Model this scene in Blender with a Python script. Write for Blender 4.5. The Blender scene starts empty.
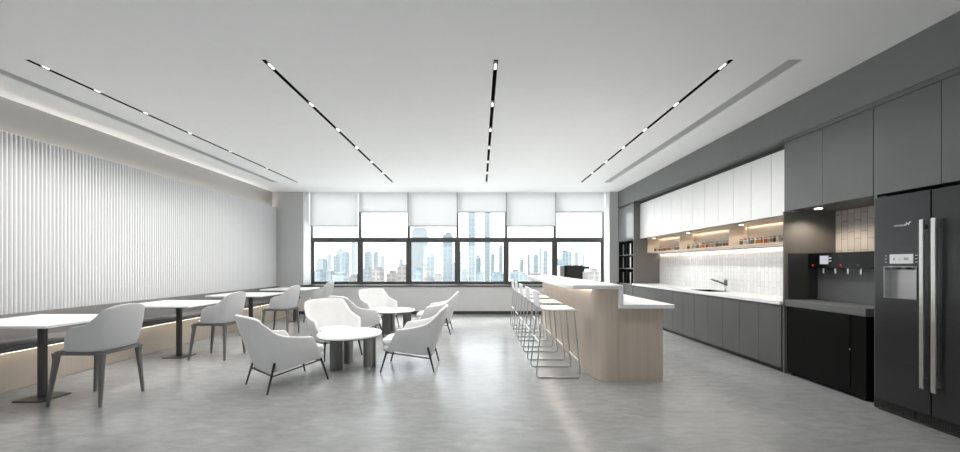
import bpy, bmesh, math, random
from mathutils import Vector, Matrix
PI = math.pi
random.seed(7)
SC = bpy.context.scene
C = SC.collection
F = 370.0
H = 1.3
ORD = ['first', 'second', 'third', 'fourth', 'fifth', 'sixth', 'seventh', 'eighth', 'ninth', 'tenth',
       'eleventh', 'twelfth', 'thirteenth', 'fourteenth', 'fifteenth', 'sixteenth']

# ------------------------------------------------------------------ materials
def new_mat(name):
    m = bpy.data.materials.new(name); m.use_nodes = True
    nt = m.node_tree
    return m, nt, nt.nodes['Principled BSDF']

def coords(nt, scale=(1, 1, 1), rot=(0, 0, 0)):
    tc = nt.nodes.new('ShaderNodeTexCoord'); mp = nt.nodes.new('ShaderNodeMapping')
    mp.inputs['Scale'].default_value = scale; mp.inputs['Rotation'].default_value = rot
    nt.links.new(tc.outputs['Object'], mp.inputs['Vector'])
    return mp.outputs['Vector']

def plain(name, col, rough=0.5, metal=0.0, var=0.04, nscale=(8, 8, 8), bump=0.0, bscale=200, spec=0.5):
    m, nt, b = new_mat(name)
    b.inputs['Roughness'].default_value = rough
    b.inputs['Metallic'].default_value = metal
    b.inputs['Specular IOR Level'].default_value = spec
    v = coords(nt, nscale)
    n = nt.nodes.new('ShaderNodeTexNoise'); n.inputs['Scale'].default_value = 1.0; n.inputs['Detail'].default_value = 4
    nt.links.new(v, n.inputs['Vector'])
    r = nt.nodes.new('ShaderNodeValToRGB')
    r.color_ramp.elements[0].position = 0.3; r.color_ramp.elements[1].position = 0.7
    r.color_ramp.elements[0].color = (*[max(0, c * (1 - var)) for c in col], 1)
    r.color_ramp.elements[1].color = (*[min(1, c * (1 + var)) for c in col], 1)
    nt.links.new(n.outputs['Fac'], r.inputs['Fac']); nt.links.new(r.outputs['Color'], b.inputs['Base Color'])
    if bump:
        n2 = nt.nodes.new('ShaderNodeTexNoise'); n2.inputs['Scale'].default_value = bscale
        nt.links.new(coords(nt), n2.inputs['Vector'])
        bp = nt.nodes.new('ShaderNodeBump'); bp.inputs['Strength'].default_value = bump; bp.inputs['Distance'].default_value = 0.002
        nt.links.new(n2.outputs['Fac'], bp.inputs['Height']); nt.links.new(bp.outputs['Normal'], b.inputs['Normal'])
    return m

def emit(name, col, strength):
    m, nt, b = new_mat(name)
    b.inputs['Base Color'].default_value = (*col, 1)
    b.inputs['Emission Color'].default_value = (*col, 1)
    b.inputs['Emission Strength'].default_value = strength
    return m

def concrete():
    m, nt, b = new_mat('polished_concrete')
    b.inputs['Specular IOR Level'].default_value = .6
    def noise(sc, det, mp, dist=0.0, rough=.6):
        n = nt.nodes.new('ShaderNodeTexNoise'); n.inputs['Scale'].default_value = sc; n.inputs['Detail'].default_value = det
        n.inputs['Distortion'].default_value = dist; n.inputs['Roughness'].default_value = rough
        nt.links.new(coords(nt, *mp), n.inputs['Vector']); return n
    n = noise(0.9, 5, ((1, 1.5, 1), (0, 0, .5)), .3)
    f = noise(7, 8, ((.8, 2.2, 1), (0, 0, .15)), .5, .7)
    r = nt.nodes.new('ShaderNodeValToRGB')
    r.color_ramp.elements[0].position = 0.3; r.color_ramp.elements[1].position = 0.7
    r.color_ramp.elements[0].color = (0.235, 0.24, 0.242, 1); r.color_ramp.elements[1].color = (0.30, 0.305, 0.305, 1)
    nt.links.new(n.outputs['Fac'], r.inputs['Fac'])
    q = nt.nodes.new('ShaderNodeMapRange'); q.inputs['From Min'].default_value = .3; q.inputs['From Max'].default_value = .7
    q.inputs['To Min'].default_value = .82; q.inputs['To Max'].default_value = 1.14
    nt.links.new(f.outputs['Fac'], q.inputs['Value'])
    mx = nt.nodes.new('ShaderNodeVectorMath'); mx.operation = 'SCALE'
    nt.links.new(r.outputs['Color'], mx.inputs[0]); nt.links.new(q.outputs['Result'], mx.inputs['Scale'])
    nt.links.new(mx.outputs[0], b.inputs['Base Color'])
    rr = nt.nodes.new('ShaderNodeMapRange'); rr.inputs['To Min'].default_value = 0.16; rr.inputs['To Max'].default_value = 0.32
    nt.links.new(f.outputs['Fac'], rr.inputs['Value']); nt.links.new(rr.outputs['Result'], b.inputs['Roughness'])
    return m

def wood(name, c1, c2, vec=(45, 45, 1.2)):
    m, nt, b = new_mat(name)
    n = nt.nodes.new('ShaderNodeTexNoise'); n.inputs['Scale'].default_value = 1.0; n.inputs['Detail'].default_value = 6; n.inputs['Distortion'].default_value = 0.4
    nt.links.new(coords(nt, vec), n.inputs['Vector'])
    r = nt.nodes.new('ShaderNodeValToRGB')
    r.color_ramp.elements[0].position = 0.25; r.color_ramp.elements[1].position = 0.75
    r.color_ramp.elements[0].color = (*c1, 1); r.color_ramp.elements[1].color = (*c2, 1)
    nt.links.new(n.outputs['Fac'], r.inputs['Fac']); nt.links.new(r.outputs['Color'], b.inputs['Base Color'])
    b.inputs['Roughness'].default_value = 0.5
    return m

def tiles(name, c1, c2, mortar, axes='ZY'):
    m, nt, b = new_mat(name)
    tc = nt.nodes.new('ShaderNodeTexCoord'); sp = nt.nodes.new('ShaderNodeSeparateXYZ'); cb = nt.nodes.new('ShaderNodeCombineXYZ')
    nt.links.new(tc.outputs['Object'], sp.inputs[0])
    nt.links.new(sp.outputs[axes[0]], cb.inputs['X']); nt.links.new(sp.outputs[axes[1]], cb.inputs['Y'])
    br = nt.nodes.new('ShaderNodeTexBrick'); br.offset = 0.37
    br.inputs['Scale'].default_value = 1.0; br.inputs['Brick Width'].default_value = 0.21; br.inputs['Row Height'].default_value = 0.074
    br.inputs['Mortar Size'].default_value = 0.0028; br.inputs['Mortar Smooth'].default_value = 0.3
    br.inputs['Color1'].default_value = (*c1, 1); br.inputs['Color2'].default_value = (*c2, 1); br.inputs['Mortar'].default_value = (*mortar, 1)
    nt.links.new(cb.outputs[0], br.inputs['Vector']); nt.links.new(br.outputs['Color'], b.inputs['Base Color'])
    bp = nt.nodes.new('ShaderNodeBump'); bp.invert = True; bp.inputs['Strength'].default_value = 0.5; bp.inputs['Distance'].default_value = 0.004
    nt.links.new(br.outputs['Fac'], bp.inputs['Height']); nt.links.new(bp.outputs['Normal'], b.inputs['Normal'])
    b.inputs['Roughness'].default_value = 0.2
    return m

def glass():
    m = bpy.data.materials.new('window_glass'); m.use_nodes = True; nt = m.node_tree; nt.nodes.clear()
    o = nt.nodes.new('ShaderNodeOutputMaterial'); t = nt.nodes.new('ShaderNodeBsdfTransparent'); g = nt.nodes.new('ShaderNodeBsdfGlossy')
    t.inputs['Color'].default_value = (0.97, 0.985, 0.985, 1)
    g.inputs['Roughness'].default_value = 0.02
    mx = nt.nodes.new('ShaderNodeMixShader'); mx.inputs['Fac'].default_value = 0.05
    nt.links.new(t.outputs[0], mx.inputs[1]); nt.links.new(g.outputs[0], mx.inputs[2]); nt.links.new(mx.outputs[0], o.inputs[0])
    return m

def blind_mat():
    m = bpy.data.materials.new('blind_fabric'); m.use_nodes = True; nt = m.node_tree; b = nt.nodes['Principled BSDF']
    b.inputs['Base Color'].default_value = (0.74, 0.745, 0.75, 1); b.inputs['Roughness'].default_value = 0.9
    t = nt.nodes.new('ShaderNodeBsdfTranslucent'); t.inputs['Color'].default_value = (0.63, 0.635, 0.64, 1)
    mx = nt.nodes.new('ShaderNodeMixShader'); mx.inputs['Fac'].default_value = 0.5
    o = nt.nodes['Material Output']
    nt.links.new(b.outputs[0], mx.inputs[1]); nt.links.new(t.outputs[0], mx.inputs[2]); nt.links.new(mx.outputs[0], o.inputs[0])
    return m

def facade(name, c1, c2, rows=4.0, cols=6.0):
    c1 = [(c * .72 + .26) / 3.5 for c in c1]; c2 = [(c * .72 + .26) / 3.5 for c in c2]  # distance haze put into the facade colours by lifting them toward white
    m, nt, b = new_mat(name)
    tc = nt.nodes.new('ShaderNodeTexCoord'); sp = nt.nodes.new('ShaderNodeSeparateXYZ'); cb = nt.nodes.new('ShaderNodeCombineXYZ')
    nt.links.new(tc.outputs['Object'], sp.inputs[0])
    ad = nt.nodes.new('ShaderNodeMath'); ad.operation = 'ADD'
    nt.links.new(sp.outputs['X'], ad.inputs[0]); nt.links.new(sp.outputs['Y'], ad.inputs[1])
    nt.links.new(ad.outputs[0], cb.inputs['X']); nt.links.new(sp.outputs['Z'], cb.inputs['Y'])
    br = nt.nodes.new('ShaderNodeTexBrick'); br.offset = 0.0
    br.inputs['Scale'].default_value = 1.0; br.inputs['Brick Width'].default_value = cols; br.inputs['Row Height'].default_value = rows
    br.inputs['Mortar Size'].default_value = 0.7; br.inputs['Mortar Smooth'].default_value = 0.1
    br.inputs['Color1'].default_value = (*c1, 1); br.inputs['Color2'].default_value = (*[c * .9 for c in c1], 1); br.inputs['Mortar'].default_value = (*c2, 1)
    nt.links.new(cb.outputs[0], br.inputs['Vector']); nt.links.new(br.outputs['Color'], b.inputs['Base Color'])
    b.inputs['Roughness'].default_value = 0.8
    return m

M = dict(
    floor=concrete(),
    ceiling=plain('ceiling_paint', (0.88, 0.88, 0.88), 0.85, var=0.008, bump=0.1),
    wall=plain('warm_grey_paint', (0.40, 0.395, 0.38), 0.85, var=0.01),
    backwall=plain('grey_paint', (0.54, 0.54, 0.54), 0.8, var=0.01),
    reveal=plain('white_reveal_paint', (0.8, 0.8, 0.8), 0.7, var=0.01),
    soffit=plain('soffit_grey', (0.155, 0.16, 0.16), 0.55, var=0.02),
    door_grey=plain('door_grey', (0.112, 0.116, 0.116), 0.45, var=0.05, nscale=(3, 3, 3)),
    base_grey=plain('base_door_grey', (0.095, 0.096, 0.094), 0.42, var=0.07, nscale=(2, 2, 2)),
    gloss_grey=plain('gloss_grey', (0.2, 0.205, 0.21), 0.12, var=0.02),
    carcass=plain('dark_carcass', (0.03, 0.031, 0.032), 0.5),
    side_panel=plain('taupe_side_panel', (0.15, 0.142, 0.132), 0.5, var=0.03),
    white_door=plain('white_door', (0.84, 0.84, 0.84), 0.3, var=0.01),
    quartz=plain('white_quartz', (0.82, 0.82, 0.82), 0.22, var=0.01),
    flute=plain('white_flute', (0.79, 0.795, 0.80), 0.5, var=0.01),
    wood=wood('bleached_oak', (0.46, 0.385, 0.315), (0.55, 0.47, 0.39)),
    riser=wood('pale_oak_riser', (0.50, 0.43, 0.36), (0.55, 0.48, 0.405)),
    niche=wood('niche_oak', (0.52, 0.45, 0.37), (0.62, 0.54, 0.46), (3, 1.5, 40)),
    tile=tiles('white_stack_tile', (0.72, 0.72, 0.71), (0.80, 0.80, 0.79), (0.50, 0.50, 0.49)),
    tile_b=tiles('cream_stack_tile', (0.62, 0.57, 0.52), (0.74, 0.70, 0.65), (0.22, 0.19, 0.17)),
    bench=plain('bench_upholstery', (0.14, 0.135, 0.13), 0.8, bump=0.4, bscale=500),
    bench_edge=plain('bench_edge', (0.09, 0.088, 0.086), 0.5),
    white_top=plain('white_table_top', (0.82, 0.82, 0.82), 0.3, var=0.01),
    dark_metal=plain('dark_metal', (0.05, 0.05, 0.05), 0.4, 0.3),
    leg_metal=plain('brushed_gunmetal', (0.16, 0.16, 0.155), 0.32, 0.7, nscale=(60, 60, 2)),
    grey_wood=plain('grey_lacquer_frame', (0.125, 0.125, 0.125), 0.4),
    shell=plain('light_grey_leather', (0.50, 0.505, 0.51), 0.5, var=0.02, bump=0.15, bscale=400),
    fabric=plain('white_fabric', (0.66, 0.66, 0.66), 0.75, var=0.02, bump=0.25, bscale=500),
    black=plain('black_metal', (0.012, 0.012, 0.012), 0.4, 0.2),
    track=plain('track_black', (0.004, 0.004, 0.004), 0.9, spec=0.05),
    gloss_black=plain('gloss_black', (0.006, 0.006, 0.007), 0.25, var=0.02, spec=.15),
    machine_black=plain('machine_black', (0.006, 0.006, 0.006), 0.35, spec=0.12),
    slab_grey=plain('grey_slab', (0.12, 0.125, 0.125), 0.45),
    chrome=plain('chrome', (0.75, 0.77, 0.78), 0.15, 1.0, var=0.01),
    steel=plain('brushed_steel', (0.62, 0.62, 0.61), 0.3, 1.0, nscale=(2, 2, 90)),
    stool_white=plain('stool_white', (0.82, 0.82, 0.82), 0.35, var=0.01),
    stool_frame=plain('stool_frame_steel', (0.42, 0.425, 0.42), 0.28, 0.75, var=0.01),
    fridge=plain('graphite_steel', (0.045, 0.046, 0.048), 0.3, 0.5, var=0.05, nscale=(3, 3, 60)),
    frame=plain('window_frame_grey', (0.075, 0.077, 0.078), 0.45),
    sill=plain('grey_sill', (0.05, 0.05, 0.05), 0.8, spec=.15),
    glass=glass(), blind=blind_mat(),
    blind_bar=plain('blind_rail', (0.30, 0.30, 0.31), 0.4),
    vent=plain('diffuser_grey', (0.5, 0.505, 0.505), 0.6),
    cabwhite=plain('white_plastic', (0.7, 0.7, 0.7), 0.4),
    led_warm=emit('warm_led', (1.0, 0.88, 0.72), 6.5),
    led_cove=emit('cove_led', (1.0, 0.93, 0.84), 2.4),
    led_bench=emit('bench_led', (1.0, 0.9, 0.76), 2.6),
    led_white=emit('soft_white_led', (1.0, 0.92, 0.82), 5.0),
    led_spot=emit('spot_led', (1.0, 0.97, 0.92), 3.0),
    screen=emit('lit_screen', (0.5, 0.52, 0.60), 0.12),
    lcd=emit('lit_lcd', (0.5, 0.51, 0.52), 0.12),
    ink=plain('display_ink', (0.08, 0.08, 0.09), 0.5),
    mark=plain('silver_mark', (0.75, 0.75, 0.75), 0.4),
    red=emit('red_light', (0.5, 0.01, 0.01), 0.12),
    green=emit('green_light', (0.01, 0.12, 0.02), 0.05),
    lid=plain('jar_lid', (0.3, 0.3, 0.29), 0.3, 0.8),
)

# ------------------------------------------------------------------ mesh helpers
def cube(bm, x0, x1, y0, y1, z0, z1):
    x0, x1 = min(x0, x1), max(x0, x1); y0, y1 = min(y0, y1), max(y0, y1); z0, z1 = min(z0, z1), max(z0, z1)
    v = [bm.verts.new(p) for p in ((x0, y0, z0), (x1, y0, z0), (x1, y1, z0), (x0, y1, z0), (x0, y0, z1), (x1, y0, z1), (x1, y1, z1), (x0, y1, z1))]
    for f in ((0, 3, 2, 1), (4, 5, 6, 7), (0, 1, 5, 4), (1, 2, 6, 5), (2, 3, 7, 6), (3, 0, 4, 7)):
        bm.faces.new([v[i] for i in f])
    return v

def merge(dst, src):
    me = bpy.data.meshes.new('tmp'); src.to_mesh(me); src.free(); dst.from_mesh(me); bpy.data.meshes.remove(me)

def rbox(bm, x0, x1, y0, y1, z0, z1, r=0.01, seg=2):
    t = bmesh.new(); cube(t, x0, x1, y0, y1, z0, z1)
    bmesh.ops.bevel(t, geom=list(t.edges), offset=r, segments=seg, profile=0.5, affect='EDGES')
    merge(bm, t)

def box(*a, r=0, seg=2):
    bm = bmesh.new()
    if r: rbox(bm, *a, r=r, seg=seg)
    else: cube(bm, *a)
    return bm

def tube(bm, pts, r, n=10, closed=False, r2=None):
    pts = [Vector(p) for p in pts]; N = len(pts); rings = []
    up = None
    for i, p in enumerate(pts):
        if closed: d = (pts[(i + 1) % N] - p).normalized() + (p - pts[i - 1]).normalized()
        elif i == 0: d = pts[1] - p
        elif i == N - 1: d = p - pts[i - 1]
        else: d = (pts[i + 1] - p).normalized() + (p - pts[i - 1]).normalized()
        d.normalize()
        if up is None:
            up = Vector((0, 0, 1)) if abs(d.z) < 0.9 else Vector((1, 0, 0))
        a = (up - d * up.dot(d)).normalized(); b = d.cross(a); up = a
        rad = r if r2 is None else r + (r2 - r) * i / (N - 1)
        rings.append([bm.verts.new(p + (a * math.cos(2 * PI * k / n) + b * math.sin(2 * PI * k / n)) * rad) for k in range(n)])
    for i in range(N if closed else N - 1):
        A, B = rings[i], rings[(i + 1) % N]
        for k in range(n): bm.faces.new((A[k], A[(k + 1) % n], B[(k + 1) % n], B[k]))
    if not closed:
        bm.faces.new(rings[0][::-1]); bm.faces.new(rings[-1])

def cyl(bm, x, y, z0, z1, r, n=24, r2=None):
    tube(bm, [(x, y, z0), (x, y, z1)], r, n, r2=r2)

def rounded(pts, r, k=4, closed=True):
    """polyline with its corners rounded"""
    P = [Vector(p) for p in pts]; out = []; n = len(P)
    for i, p in enumerate(P):
        if not closed and i in (0, n - 1): out.append(p); continue
        a = P[i - 1]; b = P[(i + 1) % n]
        da = (a - p); db = (b - p)
        ra = min(r, da.length * 0.45); rb = min(r, db.length * 0.45)
        s = p + da.normalized() * ra; e = p + db.normalized() * rb
        for j in range(k + 1):
            t = j / k; out.append(s * (1 - t) ** 2 + p * 2 * t * (1 - t) + e * t * t)
    return out

def prism(bm, pts2, z0, z1, axis='Z'):
    """pts2 counter-clockwise outline swept along an axis"""
    def mk(p, h):
        return {'Z': (p[0], p[1], h), 'Y': (p[0], h, p[1]), 'X': (h, p[0], p[1])}[axis]
    a = [bm.verts.new(mk(p, z0)) for p in pts2]; b = [bm.verts.new(mk(p, z1)) for p in pts2]
    bm.faces.new(a[::-1]); bm.faces.new(b); n = len(a)
    for i in range(n): bm.faces.new((a[i], a[(i + 1) % n], b[(i + 1) % n], b[i]))

def taper(bm, c0, s0, c1, s1, rnd=0.3):
    """a leg: rounded rectangular section (sx, sy) at bottom centre c0 to the one at top centre c1"""
    def ring(c, s):
        o = rounded([(-s[0] / 2, -s[1] / 2, 0), (s[0] / 2, -s[1] / 2, 0), (s[0] / 2, s[1] / 2, 0), (-s[0] / 2, s[1] / 2, 0)], min(s) * rnd, 2)
        return [bm.verts.new(Vector(c) + p) for p in o]
    A, B = ring(c0, s0), ring(c1, s1); n = len(A)
    bm.faces.new(A[::-1]); bm.faces.new(B)
    for i in range(n): bm.faces.new((A[i], A[(i + 1) % n], B[(i + 1) % n], B[i]))

def obj(name, bm, m, parent=None, smooth=False, label=None, kind=None):
    bmesh.ops.recalc_face_normals(bm, faces=list(bm.faces))
    me = bpy.data.meshes.new(name)
    if parent is not None:
        q = parent; off = Vector((0, 0, 0))
        while q is not None: off += q.location; q = q.parent
        bmesh.ops.translate(bm, verts=list(bm.verts), vec=-off)
    bm.to_mesh(me); bm.free()
    o = bpy.data.objects.new(name, me); C.objects.link(o)
    if parent is not None: o.parent = parent
    me.materials.append(m)
    if smooth:
        for p in me.polygons: p.use_smooth = True
        try: me.set_sharp_from_angle(angle=math.radians(38))
        except Exception: pass
    if label: o['label'] = label
    if kind: o['kind'] = kind
    return o

def tag(o, label, cat, group=None, kind=None):
    o['label'] = label; o['category'] = cat
    if group: o['group'] = group
    if kind: o['kind'] = kind
    return o

def thing(name, loc, label, cat, group=None):
    o = bpy.data.objects.new(name, None); C.objects.link(o); o.location = loc; o.empty_display_size = 0.1
    return tag(o, label, cat, group)

def solo(name, bm, m, loc, label, cat, group=None, smooth=False):
    """one-mesh thing with its origin at loc (bm in world coordinates)"""
    bmesh.ops.translate(bm, verts=list(bm.verts), vec=-Vector(loc))
    o = obj(name, bm, m, smooth=smooth); o.location = loc
    return tag(o, label, cat, group)

def struct(name, bm, m, smooth=False, parent=None):
    o = obj(name, bm, m, parent, smooth)
    if parent is None: o['kind'] = 'structure'
    return o

def copy_tree(o, parent=None):
    c = o.copy(); C.objects.link(c)
    if parent is not None: c.parent = parent
    for ch in [q for q in CH.get(o.name, [])]:
        copy_tree(ch, c)
    return c
CH = {}
def index_children():
    CH.clear()
    for o in bpy.data.objects:
        if o.parent is not None: CH.setdefault(o.parent.name, []).append(o)

def put(src, loc, rotz, label, group=None):
    c = copy_tree(src); c.location = loc; c.rotation_euler = (0, 0, rotz); c['label'] = label
    if group: c['group'] = group
    return c

def area(name, loc, rot, sx, sy, power, col=(1, 1, 1), parent=None, spread=PI):
    l = bpy.data.lights.new(name, 'AREA'); l.shape = 'RECTANGLE'; l.size = sx; l.size_y = sy; l.energy = power; l.color = col; l.spread = spread
    o = bpy.data.objects.new(name, l); C.objects.link(o); o.location = loc; o.rotation_euler = rot
    o['kind'] = 'structure'
    return o

def spot_lamp(name, loc, power, col, size=1.9):
    l = bpy.data.lights.new(name, 'SPOT'); l.energy = power; l.color = col; l.spot_size = size; l.spot_blend = .6; l.shadow_soft_size = .02
    o = bpy.data.objects.new(name, l); C.objects.link(o); o.location = loc; o['kind'] = 'structure'
    return o

# ------------------------------------------------------------------ setting
Y0, YB, YW = -3.0, 9.8, 10.27       # added wall behind the camera, back wall face, window plane
ZC = 3.235
ZH = 3.46                           # top of the blind pocket
XL, XR, XK = -5.50, 3.65, 4.276     # left wall, plane of the tall doors, kitchen wall
struct('floor', box(XL - .1, XK + .1, Y0, 10.4, -0.1, 0), M['floor'])

HY0, HY1 = 3.487, 8.69
TRX = [-4.27, -2.04, 0.15, 2.37]
holes = sorted([(x - .021, x + .021) for x in TRX] + [(-4.87, -4.73), (2.91, 3.065)])
bm = bmesh.new()
cube(bm, XL - .1, XK + .1, Y0, HY0, ZC, ZC + .12); cube(bm, XL - .1, XK + .1, HY1, 9.86, ZC, ZC + .12); cube(bm, XL - .1, XK + .1, 9.74, 9.86, ZC + .12, ZH); cube(bm, XL - .1, XK + .1, 9.74, 10.4, ZH, ZH + .1)
x = XL - .1
for a, b in holes:
    cube(bm, x, a, HY0, HY1, ZC, ZC + .12); x = b
cube(bm, x, XK + .1, HY0, HY1, ZC, ZC + .12)
struct('ceiling', bm, M['ceiling'])

bm = bmesh.new()
for a in ((XL, -3.6, 0, ZC), (-0.2, XK, 0, ZC), (-3.6, -0.2, 2.5, ZC)): cube(bm, a[0], a[1], Y0 - .1, Y0, a[2], a[3])
struct('added_wall_near', bm, M['reveal'])  # unseen wall added behind the camera, its opening lets in fill light
struct('wall_left', box(XL - .1, XL, Y0, 10.4, 0, ZC), M['wall'])
# back wall: pier left of the windows, pier right of them, low wall under them
bm = bmesh.new()
cube(bm, XL, -4.69, YB, 10.4, 0, ZC - .001); cube(bm, XL, -4.69, 9.861, 10.4, ZC - .001, ZH); cube(bm, 3.44, XK + .1, YB, 10.4, 0, ZC - .001); cube(bm, 3.44, XK + .1, 9.861, 10.4, ZC - .001, ZH); cube(bm, -4.69, 3.44, YB, 10.4, 0, .73)
struct('wall_back', bm, M['backwall'])
bm = bmesh.new(); cube(bm, -4.688, -4.675, YB + .005, YW - .03, .765, ZC - .002); cube(bm, 3.425, 3.438, YB + .005, YW - .03, .765, ZC - .002)
struct('trim_1', bm, M['reveal'])
struct('trim_2', box(-4.74, 3.44, YB - .03, YW + .1, .73, .763, r=.004), M['sill'])
struct('baseboard_back', box(-4.86, XR, YB - .015, YB - .001, 0, .08), M['sill'])
struct('wall_right', box(XK, XK + .1, Y0, YB, 0, ZC), M['soffit'])
struct('trim_3', box(XR, XK, Y0, YB, 2.812, ZC - .001), M['soffit'])       # bulkhead over the cabinets
struct('trim_4', box(XR, XK, Y0, 2.40, 0, 2.81), M['soffit'])              # grey end wall beside the fridge

# windows
px0 = -4.676; pw = 8.10 / 6
for i in range(6):
    a = px0 + pw * i; b = a + pw
    e = bpy.data.objects.new('window_%d' % (i + 1), None); C.objects.link(e); e.location = (a + pw / 2, YW, .763); e['kind'] = 'structure'
    bm = bmesh.new(); h = .032
    zt = 2.008
    y0, y1 = YW - .03, YW + .05
    cube(bm, a, a + h, y0, y1, .763, (ZH - .002)); cube(bm, b - h, b, y0, y1, .763, (ZH - .002))
    cube(bm, a + h, b - h, y0, y1, zt - .05, zt + .05); cube(bm, a + h, b - h, y0, y1, .763, .80); cube(bm, a + h, b - h, y0, y1, (ZH - .002) - .05, (ZH - .002))
    obj('window_frame', bm, M['frame'], e)
    bm = bmesh.new(); s = .045; y0, y1 = YW - .015, YW + .03
    zb = .80
    cube(bm, a + h, a + h + s, y0, y1, zb, zt - .05); cube(bm, b - h - s, b - h, y0, y1, zb, zt - .05)
    cube(bm, a + h + s, b - h - s, y0, y1, zb, zb + s); cube(bm, a + h + s, b - h - s, y0, y1, zt - .05 - s * .6, zt - .05)
    obj('sash_frame', bm, M['frame'], e)
    obj('pane', box(a + h + s, b - h - s, YW, YW + .006, zb + s, zt - .05 - s * .6), M['glass'], e)
    obj('pane', box(a + h, b - h, YW, YW + .006, zt + .05, (ZH - .002) - .05), M['glass'], e)
    # roller blind
    bp = 8.20 / 6; ba = -4.655 + 8.08 / 6 * i; bb = ba + 8.08 / 6 - .02
    zbot = 2.345 if i % 2 == 0 else 2.728
    r = thing('roller_blind', ((ba + bb) / 2, 10.13, zbot), '%s white roller blind from the left, pulled down %s' % (
        ORD[i], 'lower than its neighbours' if i % 2 == 0 else 'only a short way'), 'blind', 'white roller blinds over the windows')
    obj('fabric', box(ba, bb, 10.128, 10.131, zbot + .03, (ZH - .002) - .06), M['blind'], r)
    obj('bottom_rail', box(ba, bb, 10.12, 10.14, zbot, zbot + .032, r=.004), M['blind_bar'], r)
    bm = bmesh.new(); tube(bm, [(ba, 10.15, (ZH - .002) - .035), (bb, 10.15, (ZH - .002) - .035)], .022, 14)
    obj('roller', bm, M['blind_bar'], r, True)

# fluted wall panel
NF = 138; y_a = 3.9; pit = (YB - .002 - y_a) / NF
y_a -= 10 * pit; NF += 10
pts = []
for i in range(NF):
    for k in range(8):
        t = k / 8; pts.append((-5.415 + .036 * math.sin(PI * min(t / .66, 1)) ** 0.6 if k and t < .66 else -5.415, y_a + (i + t) * pit))
pts.append((-5.415, y_a + NF * pit))
bm = bmesh.new()
lo, hi = .737, 2.815
A = [bm.verts.new((p[0], p[1], lo)) for p in pts]; B = [bm.verts.new((p[0], p[1], hi)) for p in pts]
for i in range(len(pts) - 1): bm.faces.new((A[i], A[i + 1], B[i + 1], B[i]))
a0 = bm.verts.new((-5.43, pts[0][1], lo)); a1 = bm.verts.new((-5.43, pts[-1][1], lo))
b0 = bm.verts.new((-5.43, pts[0][1], hi)); b1 = bm.verts.new((-5.43, pts[-1][1], hi))
bm.faces.new([a0] + A + [a1]); bm.faces.new([b1] + B[::-1] + [b0]); bm.faces.new((a0, a1, b1, b0)); bm.faces.new((A[0], a0, b0, B[0])); bm.faces.new((A[-1], B[-1], b1, a1))
fp = obj('fluted_wall_panel', bm, M['flute']); tag(fp, 'white vertically fluted panel covering the left wall above the bench', 'wall panel')
pb = thing('panel_cove_light', (-5.465, 6.6, 2.74), 'warm light strip hidden along the top of the fluted left wall panel', 'light')
obj('strip', box(-5.498, -5.432, y_a, YB - .01, 2.70, 2.712), M['led_cove'], pb)

# ------------------------------------------------------------------ ceiling tracks and diffusers
nmt = ['far left, over the dining tables', 'second from the left, over the lounge chairs', 'third from the left, near the middle of the ceiling', 'far right, beside the island']
for k, x in enumerate(TRX):
    t = thing('recessed_light_track', (x, (HY0 + HY1) / 2, ZC), 'black recessed ceiling light track, ' + nmt[k], 'track light', 'black light tracks in the ceiling')
    bm = bmesh.new(); w = .0205
    cube(bm, x - w, x + w, HY0 + .002, HY1 - .002, ZC + .03, ZC + .05)
    cube(bm, x - w, x - w + .004, HY0 + .002, HY1 - .002, ZC - .001, ZC + .03); cube(bm, x + w - .004, x + w, HY0 + .002, HY1 - .002, ZC - .001, ZC + .03)
    obj('channel', bm, M['track'], t)
    for j, yc in enumerate(([3.64, 4.13, 4.73, 5.45, 6.33, 7.42] if k == 0 else [3.62, 4.48, 5.32, 6.13, 6.97, 7.82])):
        hl = .035 if k == 0 else .055
        s = obj('spotlight', box(x - .013, x + .013, yc - hl, yc + hl, ZC + .006, ZC + .03), M['cabwhite'], t)
        bm = bmesh.new()
        for q in range(5):
            yy = yc + (q - 2) * hl * .36; cyl(bm, x, yy, ZC + .003, ZC + .007, .0085 if k else .005, 10)
        obj('lens', bm, M['led_spot'], s)
        area('track_lamp', (x, yc, ZC - .004), (0, 0, 0), .03, .12, 4.6, (1, .98, .95), spread=2.4)
for nm, (a, b) in (('left', (-4.868, -4.732)), ('right', (2.912, 3.063))):
    lab = 'long grey linear air diffuser recessed in the ceiling %s' % ('beside the left wall' if nm == 'left' else 'in front of the kitchen cabinets')
    t = thing('linear_air_diffuser', ((a + b) / 2, (HY0 + HY1) / 2, ZC), lab, 'vent', 'linear ceiling air diffusers')
    obj('slot_back', box(a, b, HY0 + .002, HY1 - .002, ZC + .016, ZC + .026), M['vent'], t)
    bm = bmesh.new()
    for q in range(5):
        xx = a + (b - a) * (q + .5) / 5; cube(bm, xx - .003, xx + .003, HY0 + .004, HY1 - .004, ZC + .006, ZC + .0155)
    obj('slat', bm, M['vent'], t)

# ------------------------------------------------------------------ bench
YN = 2.2   # near end of bench, outside the frame
b = thing('banquette_bench', (-5.1, 6, 0), 'long built-in bench with dark grey upholstery and pale wood base along the left wall', 'bench')
obj('base', box(-5.3, -4.87, YN, YB - .002, 0, .41), M['riser'], b)
bm = bmesh.new(); n = 5; L = (YB - .003 - YN) / n
for i in range(n): rbox(bm, -5.15, -4.765, YN + i * L, YN + (i + 1) * L - .004, .432, .484, r=.012)
obj('seat', bm, M['bench'], b, True)
obj('seat_edge', box(-5.25, -4.75, YN, YB - .002, .415, .465, r=.003), M['bench_edge'], b)
bm = bmesh.new()
for i in range(n):
    y0 = YN + i * L; y1 = y0 + L - .004
    prism(bm, [(-5.498, .4), (-5.15, .4), (-5.16, .47), (-5.31, .725), (-5.34, .735), (-5.498, .735)], y0, y1, 'Y')
obj('backrest', bm, M['bench'], b, True)
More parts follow.
